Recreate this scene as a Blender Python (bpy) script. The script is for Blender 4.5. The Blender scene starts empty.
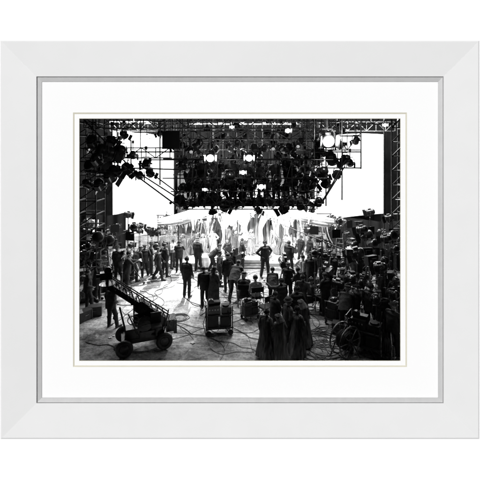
import bpy, math, random
import numpy as np
from mathutils import Vector, Matrix, Euler
random.seed(7)
R=random.uniform
scene=bpy.context.scene
COL=scene.collection
scene.view_settings.view_transform='Standard'
scene.view_settings.look='None'
scene.view_settings.exposure=0
FL=343.0; H=6.3
def W(u,v,d):
    return Vector(((u-240)*d/FL, d, H-(v-153)*d/FL))
def F(u,v):
    d=FL*H/(v-153.0)
    return Vector(((u-240)*d/FL, d, 0.0))

# ---------------- world
w=bpy.data.worlds.new("World"); scene.world=w; w.use_nodes=True
w.node_tree.nodes['Background'].inputs[0].default_value=(1,1,1,1)
w.node_tree.nodes['Background'].inputs[1].default_value=0.004

# ---------------- materials
def mat(name,v,rough=0.6,metal=0.0,var=0.3,scale=6.0,bump=0.0,emit=0.0,spec=0.5,tint=(1,1,1),stretch=None,sharp=False):
    m=bpy.data.materials.new(name); m.use_nodes=True
    nt=m.node_tree; b=nt.nodes['Principled BSDF']
    b.inputs['Roughness'].default_value=rough; b.inputs['Metallic'].default_value=metal
    b.inputs['Specular IOR Level'].default_value=spec
    tc=nt.nodes.new('ShaderNodeTexCoord'); n=nt.nodes.new('ShaderNodeTexNoise')
    n.inputs['Scale'].default_value=scale; n.inputs['Detail'].default_value=6
    src=tc.outputs['Object']
    if stretch:
        mp=nt.nodes.new('ShaderNodeMapping'); mp.inputs['Scale'].default_value=stretch
        nt.links.new(src,mp.inputs[0]); src=mp.outputs[0]
    nt.links.new(src,n.inputs['Vector'])
    cr=nt.nodes.new('ShaderNodeValToRGB')
    lo=v*(1-var); hi=min(1,v*(1+var))
    cr.color_ramp.elements[0].position=0.46 if sharp else 0.3; cr.color_ramp.elements[1].position=0.54 if sharp else 0.7
    cr.color_ramp.elements[0].color=(lo*tint[0],lo*tint[1],lo*tint[2],1); cr.color_ramp.elements[1].color=(hi*tint[0],hi*tint[1],hi*tint[2],1)
    nt.links.new(n.outputs['Fac'],cr.inputs[0]); nt.links.new(cr.outputs[0],b.inputs['Base Color'])
    if bump:
        bp=nt.nodes.new('ShaderNodeBump'); bp.inputs['Strength'].default_value=bump; bp.inputs['Distance'].default_value=0.05
        nt.links.new(n.outputs['Fac'],bp.inputs['Height']); nt.links.new(bp.outputs[0],b.inputs['Normal'])
    if emit:
        b.inputs['Emission Color'].default_value=(1,1,1,1); b.inputs['Emission Strength'].default_value=emit
    return m
M={}
M['black']=mat('black_metal',0.013,0.28,0.0,0.5,bump=0.15,scale=14,spec=.7)
M['metal']=mat('worn_metal',0.28,0.3,0.8,0.5,scale=12)
M['pipe']=mat('steel_pipe',0.11,0.3,0.7,0.7,scale=10)
M['rigpipe']=mat('rig_pipe',0.05,0.35,0.5,0.6,scale=10)
M['glass']=mat('dark_lens',0.05,0.08,0.0,0.2)
M['lit']=mat('lit_lens',0.9,0.3,emit=30)
M['litdim']=mat('dim_lens',0.4,0.3,emit=0.3)
M['skin']=mat('skin_grey',0.33,0.5,var=0.15)
M['eye']=mat('eye_dark',0.03,0.2)
M['suit']=mat('dark_suit_cloth',0.013,0.75,var=0.6,scale=9,bump=0.6)
M['suitg']=mat('grey_suit_cloth',0.05,0.8,var=0.5,scale=9,bump=0.6)
M['shirt']=mat('white_shirt_cloth',0.5,0.8,var=0.2,scale=8,bump=0.5)
M['trous']=mat('grey_trouser_cloth',0.05,0.85,var=0.4,scale=9,bump=0.5)
M['robe']=mat('striped_robe_cloth',0.15,0.9,var=0.85,scale=6,bump=0.6,stretch=(4,4,0.3))
M['robew']=mat('pale_robe_cloth',0.36,0.85,var=0.5,scale=5,bump=0.6,stretch=(4,4,0.3))
M['scarf']=mat('scarf_cloth',0.16,0.9,var=0.7,scale=9,bump=0.5)
M['hair']=mat('dark_hair',0.015,0.5,var=0.4,scale=30)
M['felt']=mat('hat_felt',0.04,0.9,var=0.3)
M['shoe']=mat('shoe_leather',0.02,0.35)
M['wood']=mat('grey_wood',0.18,0.6,var=0.6,scale=4,bump=0.2,stretch=(1,1,8))
M['wooddk']=mat('dark_wood',0.025,0.5,var=0.6,scale=4,bump=0.2,stretch=(1,8,1))
M['canvas']=mat('pale_canvas',0.5,0.9,var=0.45,scale=2.2,bump=0.3)
M['drape']=mat('white_drape',0.78,0.85,var=0.2,scale=3.5,bump=0.3)
M['drape2']=mat('striped_drape',0.48,0.85,var=0.7,scale=3.5,bump=0.3,stretch=(5,1,0.15),sharp=True)
M['rubber']=mat('rubber',0.018,0.5)
M['reed']=mat('hanging_reed',0.4,0.9,var=0.8,scale=8,stretch=(6,6,0.4))
M['rug']=mat('patterned_rug',0.22,0.95,var=0.9,scale=5,sharp=True)
M['wall']=mat('dark_studio_wall',0.013,0.9,var=0.7,scale=1.2)
M['scenic']=mat('painted_scenic_flat',0.12,0.9,var=0.9,scale=0.9,bump=0.2)
M['flag']=mat('black_flag_cloth',0.007,0.95)
M['paper']=mat('paper_white',0.6,0.8,var=0.1)
M['cyc']=mat('white_screen_cloth',0.84,0.9,var=0.04,scale=0.6,bump=0.05)
M['frontwall']=mat('gallery_white',0.93,0.9,var=0.0)
M['matb']=mat('mat_board_white',0.87,0.95,var=0.01,scale=60)
M['cream']=mat('cream_bevel',0.62,0.9,var=0.02,tint=(1,0.96,0.80))
M['fram']=mat('frame_white_paint',0.735,0.55,var=0.01,scale=1.5,spec=0.2)
M['lip']=mat('frame_lip_shade',0.50,0.6,var=0.03)  # shade of the recessed lip put into a darker base colour

def floor_material():
    m=bpy.data.materials.new('studio_floor_paint'); m.use_nodes=True
    nt=m.node_tree; b=nt.nodes['Principled BSDF']; L=nt.links.new
    tc=nt.nodes.new('ShaderNodeTexCoord')
    def noise(s,d,r,vec=None):
        n=nt.nodes.new('ShaderNodeTexNoise'); n.inputs['Scale'].default_value=s; n.inputs['Detail'].default_value=d; n.inputs['Roughness'].default_value=r
        L(vec or tc.outputs['Object'],n.inputs[0]);return n
    n1=noise(0.9,12,0.78);n2=noise(11,8,0.8)
    mp=nt.nodes.new('ShaderNodeMapping'); mp.inputs['Rotation'].default_value=(0,0,0.6); mp.inputs['Scale'].default_value=(0.9,2.4,1);L(tc.outputs['Object'],mp.inputs[0])
    n3=noise(1.8,10,0.75,mp.outputs[0])
    a=nt.nodes.new('ShaderNodeMath');a.operation='MULTIPLY';L(n1.outputs[0],a.inputs[0]);L(n2.outputs[0],a.inputs[1])
    a2=nt.nodes.new('ShaderNodeMath');a2.operation='MULTIPLY';L(a.outputs[0],a2.inputs[0]);L(n3.outputs[0],a2.inputs[1])
    cr=nt.nodes.new('ShaderNodeValToRGB');cr.color_ramp.elements[0].position=0.08;cr.color_ramp.elements[1].position=0.175
    cr.color_ramp.elements[0].color=(.03,.03,.03,1);cr.color_ramp.elements[1].color=(.5,.5,.5,1)
    L(a2.outputs[0],cr.inputs[0]);L(cr.outputs[0],b.inputs['Base Color'])
    r=nt.nodes.new('ShaderNodeMapRange');r.inputs[3].default_value=0.4;r.inputs[4].default_value=0.8
    L(n1.outputs[0],r.inputs[0]);L(r.outputs[0],b.inputs['Roughness'])
    bp=nt.nodes.new('ShaderNodeBump');bp.inputs['Strength'].default_value=0.6;bp.inputs['Distance'].default_value=0.03
    L(n2.outputs[0],bp.inputs['Height']);L(bp.outputs[0],b.inputs['Normal'])
    return m
M['floor']=floor_material()

# ---------------- mesh builder
class MB:
    def __init__(s): s.v=[];s.f=[];s.m=[]
    def _add(s,vs,fs,mi):
        o=len(s.v); s.v+= [tuple(x) for x in vs]; s.f+=[tuple(i+o for i in f) for f in fs]; s.m+=[mi]*len(fs)
    def loft(s,rings,mi=0,cap=True,closed=True):
        n=len(rings[0]);vs=[p for r in rings for p in r];fs=[]
        for i in range(len(rings)-1):
            for j in range(n if closed else n-1):
                k=(j+1)%n
                fs.append((i*n+j,i*n+k,(i+1)*n+k,(i+1)*n+j))
        if cap: fs.append(tuple(range(n-1,-1,-1)));fs.append(tuple(range((len(rings)-1)*n,len(rings)*n)))
        s._add(vs,fs,mi)
    @staticmethod
    def basis(ax):
        ax=ax.normalized();u=ax.orthogonal().normalized();return u,ax.cross(u)
    def tube(s,a,b,r1,r2=None,seg=10,mi=0,cap=True):
        a=Vector(a);b=Vector(b);r2=r1 if r2 is None else r2
        u,w_=s.basis(b-a);rings=[]
        for p,r in((a,r1),(b,r2)):
            rings.append([p+u*math.cos(t)*r+w_*math.sin(t)*r for t in[2*math.pi*i/seg for i in range(seg)]])
        s.loft(rings,mi,cap);return s
    def profile(s,a,ax,pr,seg=16,mi=0,cap=True):
        a=Vector(a);ax=Vector(ax).normalized();u,w_=s.basis(ax)
        s.loft([[a+ax*h+u*math.cos(2*math.pi*i/seg)*r+w_*math.sin(2*math.pi*i/seg)*r for i in range(seg)] for h,r in pr],mi,cap);return s
    def path(s,pts,r,seg=6,mi=0):
        pts=[Vector(p) for p in pts];rings=[]
        for i,p in enumerate(pts):
            d=(pts[min(i+1,len(pts)-1)]-pts[max(i-1,0)]).normalized()
            up=Vector((0,0,1)) if abs(d.z)<0.9 else Vector((1,0,0))
            u=d.cross(up).normalized();w_=d.cross(u)
            rings.append([p+u*math.cos(2*math.pi*j/seg)*r+w_*math.sin(2*math.pi*j/seg)*r for j in range(seg)])
        s.loft(rings,mi);return s
    def box(s,c,sz,rot=(0,0,0),mi=0):
        c=Vector(c);Rm=Euler(rot).to_matrix();x,y,z=[k/2 for k in sz]
        vs=[c+Rm@Vector((i*x,j*y,k*z)) for i in(-1,1) for j in(-1,1) for k in(-1,1)]
        s._add(vs,[(0,1,3,2),(4,6,7,5),(0,4,5,1),(2,3,7,6),(0,2,6,4),(1,5,7,3)],mi);return s
    def torus(s,c,ax,Rr,r,seg=24,sg=8,mi=0):
        c=Vector(c);ax=Vector(ax).normalized();u,w_=s.basis(ax);vs=[];fs=[]
        for i in range(seg):
            t=2*math.pi*i/seg;d=u*math.cos(t)+w_*math.sin(t)
            for j in range(sg):
                q=2*math.pi*j/sg;vs.append(c+d*(Rr+r*math.cos(q))+ax*r*math.sin(q))
        for i in range(seg):
            for j in range(sg):
                a=i*sg+j;b=i*sg+(j+1)%sg;c2=((i+1)%seg)*sg+(j+1)%sg;d2=((i+1)%seg)*sg+j
                fs.append((a,b,c2,d2))
        s._add(vs,fs,mi);return s
    def grid(s,nu,nv,fn,mi=0,closed=False):
        vs=[fn(i/(nu if closed else nu-1),j/(nv-1)) for j in range(nv) for i in range(nu)];fs=[]
        for j in range(nv-1):
            for i in range(nu if closed else nu-1):
                k=(i+1)%nu;fs.append((j*nu+i,j*nu+k,(j+1)*nu+k,(j+1)*nu+i))
        s._add(vs,fs,mi);return s
    def obj(s,name,mats,parent=None,smooth=True,T=None):
        me=bpy.data.meshes.new(name);vs=s.v
        if T is not None: vs=[tuple(T@Vector(p)) for p in vs]
        me.from_pydata(vs,[],s.f)
        for m in(mats if isinstance(mats,(list,tuple)) else [mats]): me.materials.append(M[m])
        me.polygons.foreach_set('material_index',s.m)
        if smooth:
            me.polygons.foreach_set('use_smooth',[True]*len(me.polygons)); me.set_sharp_from_angle(angle=math.radians(38))
        me.update()
        o=bpy.data.objects.new(name,me);COL.objects.link(o)
        if parent: o.parent=parent
        return o
def empty(name):
    o=bpy.data.objects.new(name,None);o.empty_display_size=0.2;COL.objects.link(o);return o
def tag(o,label,cat,group=None,kind=None):
    if label:o['label']=label
    if cat:o['category']=cat
    if group:o['group']=group
    if kind:o['kind']=kind
    return o
KIDS={}
def clone(root,parent=None):
    n=root.copy();COL.objects.link(n)
    if parent: n.parent=parent;n.matrix_parent_inverse=root.matrix_parent_inverse.copy()
    for c in KIDS.get(root.name,[]): clone(c,n)
    return n
class Kind:
    def __init__(s,fn): s.fn=fn;s.t=None
    def put(s,loc,rz=0,sc=1.0,label=None,cat=None,group=None):
        if s.t is None:
            before=set(o.name for o in bpy.data.objects)
            s.t=s.fn();o=s.t
            for q in bpy.data.objects:
                if q.name not in before and q.parent: KIDS.setdefault(q.parent.name,[]).append(q)
        else: o=clone(s.t)
        o.location=loc;o.rotation_euler=(0,0,rz);o.scale=(sc,sc,sc)
        tag(o,label,cat,group);return o

# ---------------- framed surround (front side)
front=[]
pf=empty('picture_frame');pf.location=W(240,240,10.0)
tag(pf,'white wooden picture frame with wide white mat hung on white wall','picture frame')
base=pf.location.copy()
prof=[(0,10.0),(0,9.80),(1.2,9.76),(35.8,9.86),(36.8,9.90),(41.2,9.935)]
X0,Y0,X1,Y1=0.6,40.6,479.4,439.0
def rectc(o,d): return [W(X0+o,Y0+o,d),W(X1-o,Y0+o,d),W(X1-o,Y1-o,d),W(X0+o,Y1-o,d)]
for k in range(4):
    b=MB();A=[rectc(o,d)[k]-base for o,d in prof];B=[rectc(o,d)[(k+1)%4]-base for o,d in prof]
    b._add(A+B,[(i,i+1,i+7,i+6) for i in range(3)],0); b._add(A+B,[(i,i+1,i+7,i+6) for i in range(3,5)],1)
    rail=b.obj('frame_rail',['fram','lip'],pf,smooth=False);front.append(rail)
def ring(o0,o1,y,name,mt,y2=None):
    y2=y if y2 is None else y2
    b=MB();P=[W(o0[0],o0[1],y),W(o0[2],o0[1],y),W(o0[2],o0[3],y),W(o0[0],o0[3],y)]
    Q=[W(o1[0],o1[1],y2),W(o1[2],o1[1],y2),W(o1[2],o1[3],y2),W(o1[0],o1[3],y2)]
    b._add([p-base for p in P+Q],[(i,(i+1)%4,(i+1)%4+4,i+4) for i in range(4)],0)
    return b.obj(name,mt,pf,smooth=False)
front.append(ring((40.5,80,439.5,399.5),(73,112.5,407,367),9.945,'mat_board','matb'))
front.append(ring((73,112.5,407,367),(74.6,114.1,405.4,365.4),9.945,'mat_bevel','cream',9.96))
front.append(ring((74.6,114.1,405.4,365.4),(79.2,118.4,400.6,361),9.96,'inner_mat','matb'))
front.append(ring((79.2,118.4,400.6,361),(79.7,118.9,400.1,360.5),9.96,'inner_mat_edge','cream',9.975))
b=MB()
P=[W(-400,-350,10.02),W(880,-350,10.02),W(880,830,10.02),W(-400,830,10.02)];Q=[W(70,110,10.02),W(410,110,10.02),W(410,368,10.02),W(70,368,10.02)]
b._add(P+Q,[(i,(i+1)%4,(i+1)%4+4,i+4) for i in range(4)],0)
wl=b.obj('gallery_wall','frontwall',smooth=False);tag(wl,'plain bright white wall behind the picture frame','wall');front.append(wl)
fc=bpy.data.collections.new('framed_front')
for o in front: fc.objects.link(o)
sd=bpy.data.lights.new('front_key','SUN');sd.energy=3.75;sd.angle=0.3
so=bpy.data.objects.new('front_key',sd);COL.objects.link(so);so.location=(-4,-2,12)
so.rotation_euler=Vector((0.22,1,-0.30)).to_track_quat('-Z','Y').to_euler()
so.light_linking.receiver_collection=fc

# ---------------- studio shell
def plane(name,pts,mt,label=None,cat=None,kind=None):
    b=MB();b._add([Vector(p) for p in pts],[(0,1,2,3)],0);o=b.obj(name,mt,smooth=False);tag(o,label,cat,kind=kind);return o
plane('ground',[(-14,10.1,0),(14,10.1,0),(14,30,0),(-14,30,0)],'floor','scuffed grey studio floor','floor','structure')
b=MB();b.box((0,29.5,5.5),(28,0.2,11))
for i in range(28): b.box((-13.5+i,29.3,5.5),(0.14,0.14,11))
tag(b.obj('studio_back_wall','wall',smooth=False),'dark ribbed rear wall of the sound stage','wall')
for sx,nm in((-13.9,'studio_side_wall'),(13.9,'studio_side_wall')):
    b=MB();b.box((sx,20,5.5),(0.2,19,11))
    for i in range(18): b.box((sx-math.copysign(0.15,sx),11.2+i,5.5),(0.12,0.18,11))
    tag(b.obj(nm,'wall',smooth=False),'dark ribbed side wall of the sound stage','wall',group='studio side walls')
b=MB();b.box((0,20,11.1),(28,19.4,0.2))
for i in range(7): b.box((0,11.5+2.8*i,10.8),(27.5,0.25,0.4))
tag(b.obj('studio_ceiling','wall',smooth=False),'dark beamed ceiling above the lighting rig','ceiling')
P=[(-13.9,10.08,-.2),(13.9,10.08,-.2),(13.9,10.08,11.2),(-13.9,10.08,11.2)];q=[(-5,10.08,0.0),(5,10.08,0.0),(5,10.08,7.6),(-5,10.08,7.6)]
b=MB();b._add([Vector(p) for p in P+q],[(i,(i+1)%4,(i+1)%4+4,i+4) for i in range(4)],0)
tag(b.obj('front_dark_liner','wall',smooth=False),'dark liner with wide rectangular opening behind the mat, added to stop light bounce','wall')  # added black liner, keeps studio light from bouncing off the front side

# two separate backing screens with a dark gap between
def ls(u,v):
    x=-9.35+u*4.2; return Vector((x,26.2+.5*u*u-1.0*(1-u)**3,0.02+v*(7.95-.35*u)+0.03*math.sin(x*5)))
o=MB().grid(30,8,ls).obj('backing_screen','cyc');tag(o,'tall white backing screen rising behind hanging spotlights','backdrop',group='white backing screens')
b=MB()
for z in(0.1,2.6,5.2,7.4): b.path([ls(u,0)+Vector((0,.15,z)) for u in(0,.25,.5,.75,1)],0.05)
for u in(0,.5,1): b.tube(ls(u,0)+Vector((0,.15,0)),ls(u,0)+Vector((0,.15,7.4)),0.05)
b.obj('support_frame','wooddk',o)
def rb(u,v):
    x=5.5+u*4.45; y=25.2-1.4*u*u; top=7.35+0.35*math.sin(u*2.4)
    lo=1.2+.9*u
    return Vector((x,y,lo+v*(top-lo)))
o=MB().grid(26,8,rb).obj('backing_screen','cyc');tag(o,'large white backing screen with curved top and slanted lower edge','backdrop',group='white backing screens')
b=MB()
for z in(0.1,2.6,4.9,7.2): b.path([Vector((5.5+u*4.45,25.4-1.4*u*u,z)) for u in(0,.25,.5,.75,1)],0.05)
for u in(0,.5,1): b.tube(Vector((5.5+u*4.45,25.4-1.4*u*u,0)),Vector((5.5+u*4.45,25.4-1.4*u*u,7.2)),0.05)
b.obj('support_frame','wooddk',o)
def cb(u,v):
    x=-4.9+u*10.4;return Vector((x,26.9,.02+v*(4.6+.5*math.sin(u*9)+.3*math.sin(u*23))))
o=MB().grid(90,6,cb).obj('scenic_flat','scenic');tag(o,'mottled grey painted scenic flat with uneven skyline','scenery')

# ---------------- people
def caps(a,b,ra,rb,tg): return (Vector(a),Vector(b),ra,rb,tg)
def capmesh(mb,a,b,ra,rb,seg=12):
    ax=(b-a)
    if ax.length<1e-5: ax=Vector((0,0,1e-4));b=a+ax
    axn=ax.normalized();u,w_=MB.basis(axn);rings=[]
    def rg(p,r): return [p+u*math.cos(2*math.pi*i/seg)*r+w_*math.sin(2*math.pi*i/seg)*r for i in range(seg)]
    for t in(-85,-60,-30,0): q=math.radians(t);rings.append(rg(a+axn*ra*math.sin(q),ra*math.cos(q)))
    for t in(0,30,60,85): q=math.radians(t);rings.append(rg(b+axn*rb*math.sin(q),rb*math.cos(q)))
    mb.loft(rings)
POSE={}
def make_pose(key,LE=(-.25,.03,1.17),LW=(-.27,-.06,.93),RE=(.25,.03,1.17),RW=(.27,-.06,.93),
              LK=(-.11,-.02,.50),LA=(-.12,.03,.09),RK=(.11,-.02,.50),RA=(.12,.03,.09),lean=0.0,side=0.0,yaw=0.0,nod=0.0,drop=0.0):
    C=[];piv=Vector((0,0,.95))
    U=Matrix.Translation(Vector((0,0,-drop)))@Matrix.Translation(piv)@Matrix.Rotation(side,4,'Y')@Matrix.Rotation(lean,4,'X')@Matrix.Translation(-piv)
    nk=Vector((0,.01,1.52))
    Hm=U@Matrix.Translation(nk)@Matrix.Rotation(yaw,4,'Z')@Matrix.Rotation(nod,4,'X')@Matrix.Translation(-nk)
    def up(a,b,ra,rb,t): C.append(caps(U@Vector(a),U@Vector(b),ra,rb,t))
    def hd(a,b,ra,rb,t): C.append(caps(Hm@Vector(a),Hm@Vector(b),ra,rb,t))
    for s in(-1,1):
        up((s*.085,0,1.36),(s*.072,0,1.10),.115,.102,'top')
        up((s*.072,.01,1.10),(s*.08,.02,.98),.102,.108,'top')
        up((s*.03,-.0,1.46),(s*.175,.01,1.435),.052,.070,'top')
    up((0,.005,1.44),(0,-.01,1.56),.062,.05,'skin')
    up((0,0,1.44),(0,.005,1.48),.09,.070,'top')
    hd((0,.012,1.665),(0,-.005,1.635),.094,.088,'skin')
    hd((0,-.03,1.60),(0,-.048,1.568),.062,.036,'skin')
    hd((0,-.088,1.655),(0,-.112,1.622),.010,.015,'skin')
    hd((-.02,-.083,1.592),(.02,-.083,1.592),.011,.011,'skin')
    hd((-.04,-.078,1.672),(.04,-.078,1.672),.013,.013,'skin')
    for s in(-1,1):
        hd((s*.09,.01,1.65),(s*.094,.012,1.615),.016,.012,'skin')
        hd((s*.033,-.083,1.651),(s*.033,-.084,1.651),.011,.011,'eye')
    for s,E,Wr,K,A in((-1,LE,LW,LK,LA),(1,RE,RW,RK,RA)):
        E=Vector(E);Wr=Vector(Wr);K=Vector(K);A=Vector(A)
        up((s*.195,.01,1.42),E,.070,.055,'top');up(E,Wr,.055,.043,'top')
        d=(Wr-E).normalized();sidev=Vector((0,1,0)) if abs(d.y)<.8 else Vector((1,0,0))
        fr=(sidev-d*sidev.dot(d)).normalized(); pn=d.cross(fr)*(-s)
        if pn.x*s>0: pn=-pn
        Wr=Wr+d*.02;pe=Wr+d*.085
        for q in(-.024,0,.024): up(Wr+d*.015+fr*q*.6,pe+fr*q,.017,.015,'skin')
        for q,ln in((-.033,.062),(-.011,.078),(.011,.084),(.033,.074)):
            p0=pe+fr*q;p1=p0+d*ln*.55+pn*.008;p2=p1+d*ln*.40+pn*.030
            up(p0,p1,.0100,.0092,'skin');up(p1,p2,.0092,.0085,'skin')
        t0=Wr+d*.03+fr*.02;t1=t0+fr*.035+d*.03+pn*.012;t2=t1+d*.035+pn*.012
        up(t0,t1,.014,.011,'skin');up(t1,t2,.011,.0095,'skin')
        hp=Vector((s*.095,.01,.93-drop))
        C.append(caps(hp,K,.104,.082,'bot'));C.append(caps(K,A+Vector((0,0.0,.02)),.080,.068,'bot'))
        C.append(caps(K+Vector((0,-.02,.02)),K+Vector((0,.03,-.12)),.078,.074,'bot'))
        ft=Vector((A.x*1.0+s*.03,A.y-.17,max(.045,A.z-.045)))
        C.append(caps(A+Vector((0,.03,-.045)),ft,.046,.038,'shoe'));C.append(caps(A,A+Vector((0,0,-.03)),.046,.046,'shoe'))
    mb=MB()
    for a,b_,ra,rb_,t in C: capmesh(mb,a,b_,ra,rb_)
    me=bpy.data.meshes.new('tmp');me.from_pydata(mb.v,[],mb.f)
    o=bpy.data.objects.new('tmp',me);COL.objects.link(o)
    r=o.modifiers.new('r','REMESH');r.mode='VOXEL';r.voxel_size=0.0095
    sm=o.modifiers.new('s','SMOOTH');sm.factor=0.5;sm.iterations=2
    dg=bpy.context.evaluated_depsgraph_get();dg.update()
    m2=bpy.data.meshes.new_from_object(o.evaluated_get(dg));bpy.data.objects.remove(o)
    n=len(m2.polygons);cen=np.empty(n*3);m2.polygons.foreach_get('center',cen);cen=cen.reshape(-1,3)
    best=np.full(n,1e9);idx=np.zeros(n,dtype=np.int32)
    T={'skin':0,'top':1,'bot':2,'shoe':3,'eye':4}
    for a,b_,ra,rb_,t in C:
        a=np.array(a);ab=np.array(b_)-a;L2=max(1e-9,(ab@ab));tt=np.clip(((cen-a)@ab)/L2,0,1)
        dd=np.linalg.norm(cen-(a+tt[:,None]*ab),axis=1)-(ra+(rb_-ra)*tt)
        if t=='eye': dd-=.004
        k=dd<best;best[k]=dd[k];idx[k]=T[t]
    m2.materials.clear()
    for _ in range(5): m2.materials.append(M['suit'])
    m2.polygons.foreach_set('material_index',idx);m2.polygons.foreach_set('use_smooth',[True]*n)
    POSE[key]=(m2,U,Hm)
make_pose('stand',yaw=.3)
make_pose('weight',side=-.05,yaw=-.6,LE=(-.30,.08,1.19),LW=(-.20,-.12,1.03),RE=(.27,.06,1.17),RW=(.25,.0,.93),LK=(-.14,-.10,.5),LA=(-.20,-.12,.09),RK=(.09,.0,.5),RA=(.08,.03,.09))
make_pose('stride',LK=(-.11,-.16,.50),LA=(-.12,-.22,.09),RK=(.11,.05,.49),RA=(.12,.26,.11),LE=(-.25,.12,1.18),LW=(-.25,.10,.93),RE=(.25,-.08,1.18),RW=(.24,-.24,.98))
make_pose('akimbo',LE=(-.40,.08,1.20),LW=(-.21,-.05,1.04),RE=(.40,.08,1.20),RW=(.21,-.05,1.04),LA=(-.20,.02,.09),RA=(.19,.02,.09),LK=(-.15,-.02,.5),RK=(.15,-.02,.5),yaw=-.4)
make_pose('point',RE=(.30,-.24,1.36),RW=(.33,-.48,1.45),yaw=.2,LK=(-.13,.0,.5),LA=(-.17,.05,.09))
make_pose('raise',LE=(-.36,-.05,1.60),LW=(-.30,-.12,1.84),RE=(.36,-.10,1.42),RW=(.40,-.30,1.58),nod=-.25)
make_pose('fold',LE=(-.27,-.05,1.18),LW=(-.02,-.20,1.20),RE=(.27,-.05,1.18),RW=(.04,-.20,1.14),nod=.15,LK=(-.13,-.02,.5),LA=(-.17,.0,.09))
make_pose('bend',lean=.75,LE=(-.24,-.22,1.22),LW=(-.20,-.42,1.05),RE=(.24,-.22,1.22),RW=(.20,-.42,1.10),LK=(-.13,-.12,.50),LA=(-.14,-.10,.09),RK=(.12,-.03,.50),RA=(.13,.14,.09),nod=-.4)
make_pose('sit',drop=.45,LK=(-.13,-.44,.50),LA=(-.13,-.42,.09),RK=(.14,-.45,.50),RA=(.16,-.50,.09),LE=(-.25,-.05,1.17),LW=(-.17,-.28,1.05),RE=(.25,-.05,1.17),RW=(.17,-.28,1.05),lean=.12,nod=.1)
make_pose('work',LE=(-.27,-.20,1.24),LW=(-.15,-.40,1.36),RE=(.27,-.20,1.24),RW=(.15,-.42,1.28),lean=.12,yaw=-.15)
make_pose('slouch',side=.06,lean=.05,LE=(-.27,.06,1.18),LW=(-.22,-.10,1.0),RE=(.25,.02,1.17),RW=(.26,-.10,.93),LK=(-.10,-.05,.5),LA=(-.18,-.06,.09),yaw=.7,nod=.2)
OUT={'suit':('skin','suit','suit','shoe','eye'),'grey':('skin','suitg','trous','shoe','eye'),'shirt':('skin','shirt','trous','shoe','eye'),
     'shirtd':('skin','shirt','suit','shoe','eye'),'robe':('skin','robe','robe','shoe','eye'),'robew':('skin','robew','robew','shoe','eye'),'coat':('skin','suitg','suit','shoe','eye'),'dress':('skin','robew','skin','shoe','eye')}
BC={}
def body(pose,outfit):
    k=(pose,outfit)
    if k not in BC:
        m=POSE[pose][0].copy();m.name='person'
        for i,n in enumerate(OUT[outfit]): m.materials[i]=M[n]
        BC[k]=m
    return BC[k]
GC={}
def garment(kind,pose):
    k=(kind,pose)
    if k in GC: return GC[k]
    U,Hm=POSE[pose][1],POSE[pose][2];b=MB();T=Hm
    if kind=='fedora':
        b.profile((0,.01,1.70),(0,.12,1),[(0,.150),(.012,.153),(.02,.110),(.075,.100),(.095,.08),(.085,.02)],20);mt='felt';nm='hat'
    elif kind=='cap':
        b.profile((0,.01,1.695),(0,.1,1),[(0,.104),(.03,.120),(.05,.107),(.066,.05),(.068,.01)],18);b.box((0,-.12,1.70),(.14,.09,.012),(.15,0,0));mt='felt';nm='cap'
    elif kind in('hair','longhair'):
        low=1.60 if kind=='hair' else 1.47
        def hf(u,v):
            t=u*2*math.pi;q=v*math.pi*.62
            k_=1+.04*math.sin(t*5+v*6)+.03*math.sin(t*11)
            x=math.sin(t)*math.sin(q)*.101*k_;y=.016-math.cos(t)*math.sin(q)*.106*k_;z=1.668+math.cos(q)*.105
            fr=max(0,math.cos(t));z=max(z,1.70*fr+low*(1-fr))+.008*math.sin(t*9+v*4)
            return Vector((x,y,z))
        b.grid(30,10,hf,closed=True);mt='hair';nm='hair'
        if kind=='longhair': b.profile((0,.05,1.45),(0,0,1),[(0,.05),(.08,.085),(.2,.09),(.22,.04)],14)
    elif kind in('scarf','scarfw'):
        sd0=1 if kind=='scarf' else 2.3
        def sf(u,v):
            t=u*2*math.pi;fr=max(0,math.cos(t))
            q=min(v*1.5,1)*math.pi*.5;rr=math.sin(q)*(.108+.09*max(0,v-.66)*3*(1-fr));z=1.665+math.cos(q)*.098-(max(0,v-.66)/.34)*.21*(1-fr)
            rr*=1+.10*math.sin(t*5+sd0)+.05*math.sin(t*11+v*5*sd0);z+=.014*math.sin(t*3+sd0)
            return Vector((math.sin(t)*rr,.015-math.cos(t)*rr,z))
        b.grid(36,14,sf,closed=True)
        b.torus((0,.012,1.70),(0,.25,1),.107,.016 if kind=='scarf' else .026,20,7)
        mt='scarf' if kind=='scarf' else 'canvas';nm='head_scarf'
    else:
        long_={'robe':.07,'robew':.06,'coat':.42,'dress':.30,'jacket':.80}[kind]
        wide={'robe':.34,'robew':.32,'coat':.26,'dress':.34,'jacket':.215}[kind]
        nf={'robe':7,'robew':8,'coat':5,'dress':11,'jacket':3}[kind]
        def rf(u,v):
            t=u*2*math.pi;z=1.475-(1.475-long_)*v
            rx=.10+.13*min(1,v/.06) if v<.06 else (.23-.03*math.sin(min(1,v*3)*math.pi) if v<.33 else .23+(wide-.23)*(v-.33)/.67)
            ry=rx*.70 if v<.33 else rx*(.70+.2*(v-.33))
            k_=1+(.17 if nf>5 else .06)*v*math.sin(t*nf+2.5*v+1.5*math.sin(t*2))+.05*math.sin(t*3+v*7)
            p=Vector((math.cos(t)*rx*k_,math.sin(t)*ry*k_+.005,z+.02*math.sin(t*4)*v))
            if v<.4 or kind=='jacket': return U@p
            q=U@p;a=min(1,(v-.4)/.3);return q*(1-a)+p*a
        b.grid(64,26,rf,closed=True);T=None;mt={'robe':'robe','robew':'robew','coat':'suitg','dress':'robew','jacket':'suit'}[kind];nm={'robe':'robe','robew':'robe','coat':'overcoat','dress':'dress','jacket':'jacket'}[kind]
    o=b.obj(nm,mt,None,T=T);m=o.data;bpy.data.objects.remove(o);GC[k]=(nm,m);return GC[k]
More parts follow.
